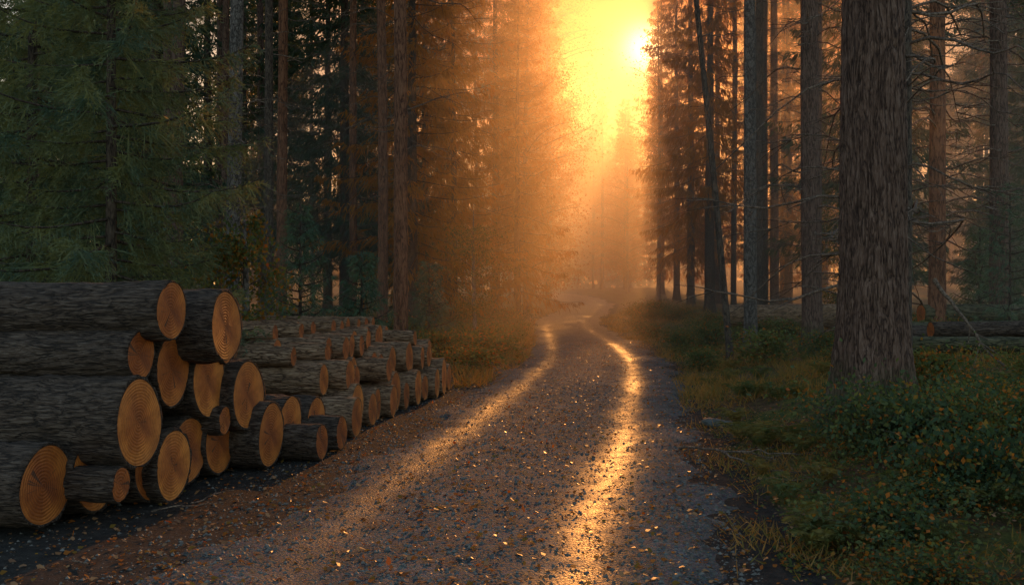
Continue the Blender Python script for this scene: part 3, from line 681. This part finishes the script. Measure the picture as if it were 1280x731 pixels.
def cover(n, ylo, yhi, elo, ehi, side, pw=1.3):
    y = ylo*(yhi/ylo)**R.random(n); e = elo+(ehi-elo)*R.random(n)**pw; x = xc(y)+side*(hw(y)+e)
    cl = vn(x*1.7, y*1.7, 77); keep = R.random(n) < np.clip((cl-.4)*2.8, .02, 1)*np.clip((e-elo)/.35+.15, 0, 1)
    return x[keep], y[keep]
xs1, ys1 = cover(44000, 4, 30, -.15, 6, 1); xs2, ys2 = cover(40000, 13.5, 34, -.1, 4, -1); xs3, ys3 = cover(40000, 10, 50, -.1, 4, 1); xs4, ys4 = cover(26000, 16, 60, -.1, 3, -1)
x = np.concatenate([xs1, xs2, xs3, xs4]); y = np.concatenate([ys1, ys2, ys3, ys4]); n = len(x); lg = np.arange(n) >= len(xs1)
B = np.stack([x, y, terr(x, y)-.01], -1); D = R.normal(size=(n, 3))*.7; D[:, 2] = R.uniform(.4, 1.2, n)
obj('grass', quadmesh('grass', blades(B, D, R.uniform(.04, .14, n)*(1+1.0*lg), R.uniform(.004, .008, n)*(1+y/18), R, .3), [GRASS, HEATH], R.choice([0, 1, 1], n)), kind='stuff', label='tufts of grass along the road verge', category='grass')
y = 4*(26/4)**R.random(140000); x = xc(y)+hw(y)+.1+6*R.random(140000)**1.1; cl = vn(x*2.1, y*2.1, 177); kp = R.random(140000) < np.clip((cl-.3)*2.5, .12, 1); x, y = x[kp], y[kp]; n = len(x)
hgt = .015+.12*vn(x*2.3, y*2.3, 91)*sstep((x-xc(y)-hw(y)-.2)/1.5)
B = np.stack([x, y, terr(x, y)+hgt*R.random(n)**.6], -1); D = R.normal(size=(n, 3)); D[:, 2] *= .35
obj('ground_cover', quadmesh('ground_cover', blades(B, D, R.uniform(.012, .030, n), R.uniform(.008, .019, n), R), [LGREEN, LYEL, LORG, LDRY], R.choice(4, n, p=[.64, .10, .09, .17])), kind='stuff', label='low leafy forest ground cover on the bank', category='ground cover')

def rock(x, y, s, lab, seed):
    bm = bmesh.new(); bmesh.ops.create_icosphere(bm, subdivisions=4, radius=1)
    rg = np.random.default_rng(seed); ax = norm(rg.normal(size=(9, 3))); of = rg.uniform(.55, .85, 9)
    for v in bm.verts:
        p = np.array(v.co)
        for a_, o_ in zip(ax, of):
            dd = p@a_
            if dd > o_: p = p-a_*(dd-o_)*.9
        v.co = Vector((p[0]*s[0], p[1]*s[1], p[2]*s[2]))
    me = bpy.data.meshes.new('rock'); bm.to_mesh(me); me.materials.append(ROCK)
    o = obj('rock', me, loc=(x, y, float(surf(np.array([x]), np.array([y]))[0])+s[2]*.25), label=lab, category='rock'); o['group'] = 'stones at the road edge'
rock(1.98, 9.7, (.19, .12, .065), 'flat grey stone at the edge of the road', 1)
rock(2.35, 10.6, (.06, .05, .03), 'small grey stone in the grass', 2)
def stick(p0, p1, r, lab, seed):
    rg = np.random.default_rng(seed); s = np.linspace(0, 1, 12); p0 = np.array(p0); p1 = np.array(p1); L = np.linalg.norm(p1-p0)
    wv = np.cumsum(rg.normal(size=(12, 3)), 0)*.012*L; wv -= wv[0]
    pts = p0+(p1-p0)*s[:, None]+wv; ms = [gridmesh('b', tube(pts, r*(1-.6*s), 7), [DEADW], closed=True)]
    for j in range(5):
        q = rg.integers(3, 11); dd = norm((p1-p0)/L+rg.normal(size=3)*.5); l2 = L*rg.uniform(.1, .3)
        ms.append(gridmesh('b', tube(pts[q]+l2*np.linspace(0, 1, 4)[:, None]*dd, r*.4*np.array([1, .8, .5, .2]), 5), [DEADW], closed=True))
    obj('fallen_branch', joinmesh('fallen_branch', ms, [DEADW]), label=lab, category='branch', group='fallen branches on the ground')
stick((4.75, 11.2, 1.45), (5.3, 10.6, tz(5.3, 10.6)), .025, 'broken branch leaning against a tree', 1)
stick((1.35, 8.0, .05), (2.1, 7.1, tz(2.1, 7.1)+.04), .011, 'thin forked twig lying at the road edge', 2)
stick((1.6, 7.6, .09), (1.9, 6.7, tz(1.9, 6.7)+.03), .009, 'thin forked twig lying at the road edge', 3)
for q in range(30):
    y = rr.uniform(4.6, 12); s_ = rr.choice([-1, 1, 1]); x = xc(y)+s_*(hw(y)+rr.uniform(.05, .9))
    if s_ < 0 and y > 8: continue
    a = rr.uniform(0, 3.1); L = rr.uniform(.15, .5); x2 = x+math.cos(a)*L; y2 = y+math.sin(a)*L
    stick((x, y, tz(x, y)+.025), (x2, y2, tz(x2, y2)+.02), .005, 'thin dry twig lying on the verge', 20+q)
print('trees', cnt)
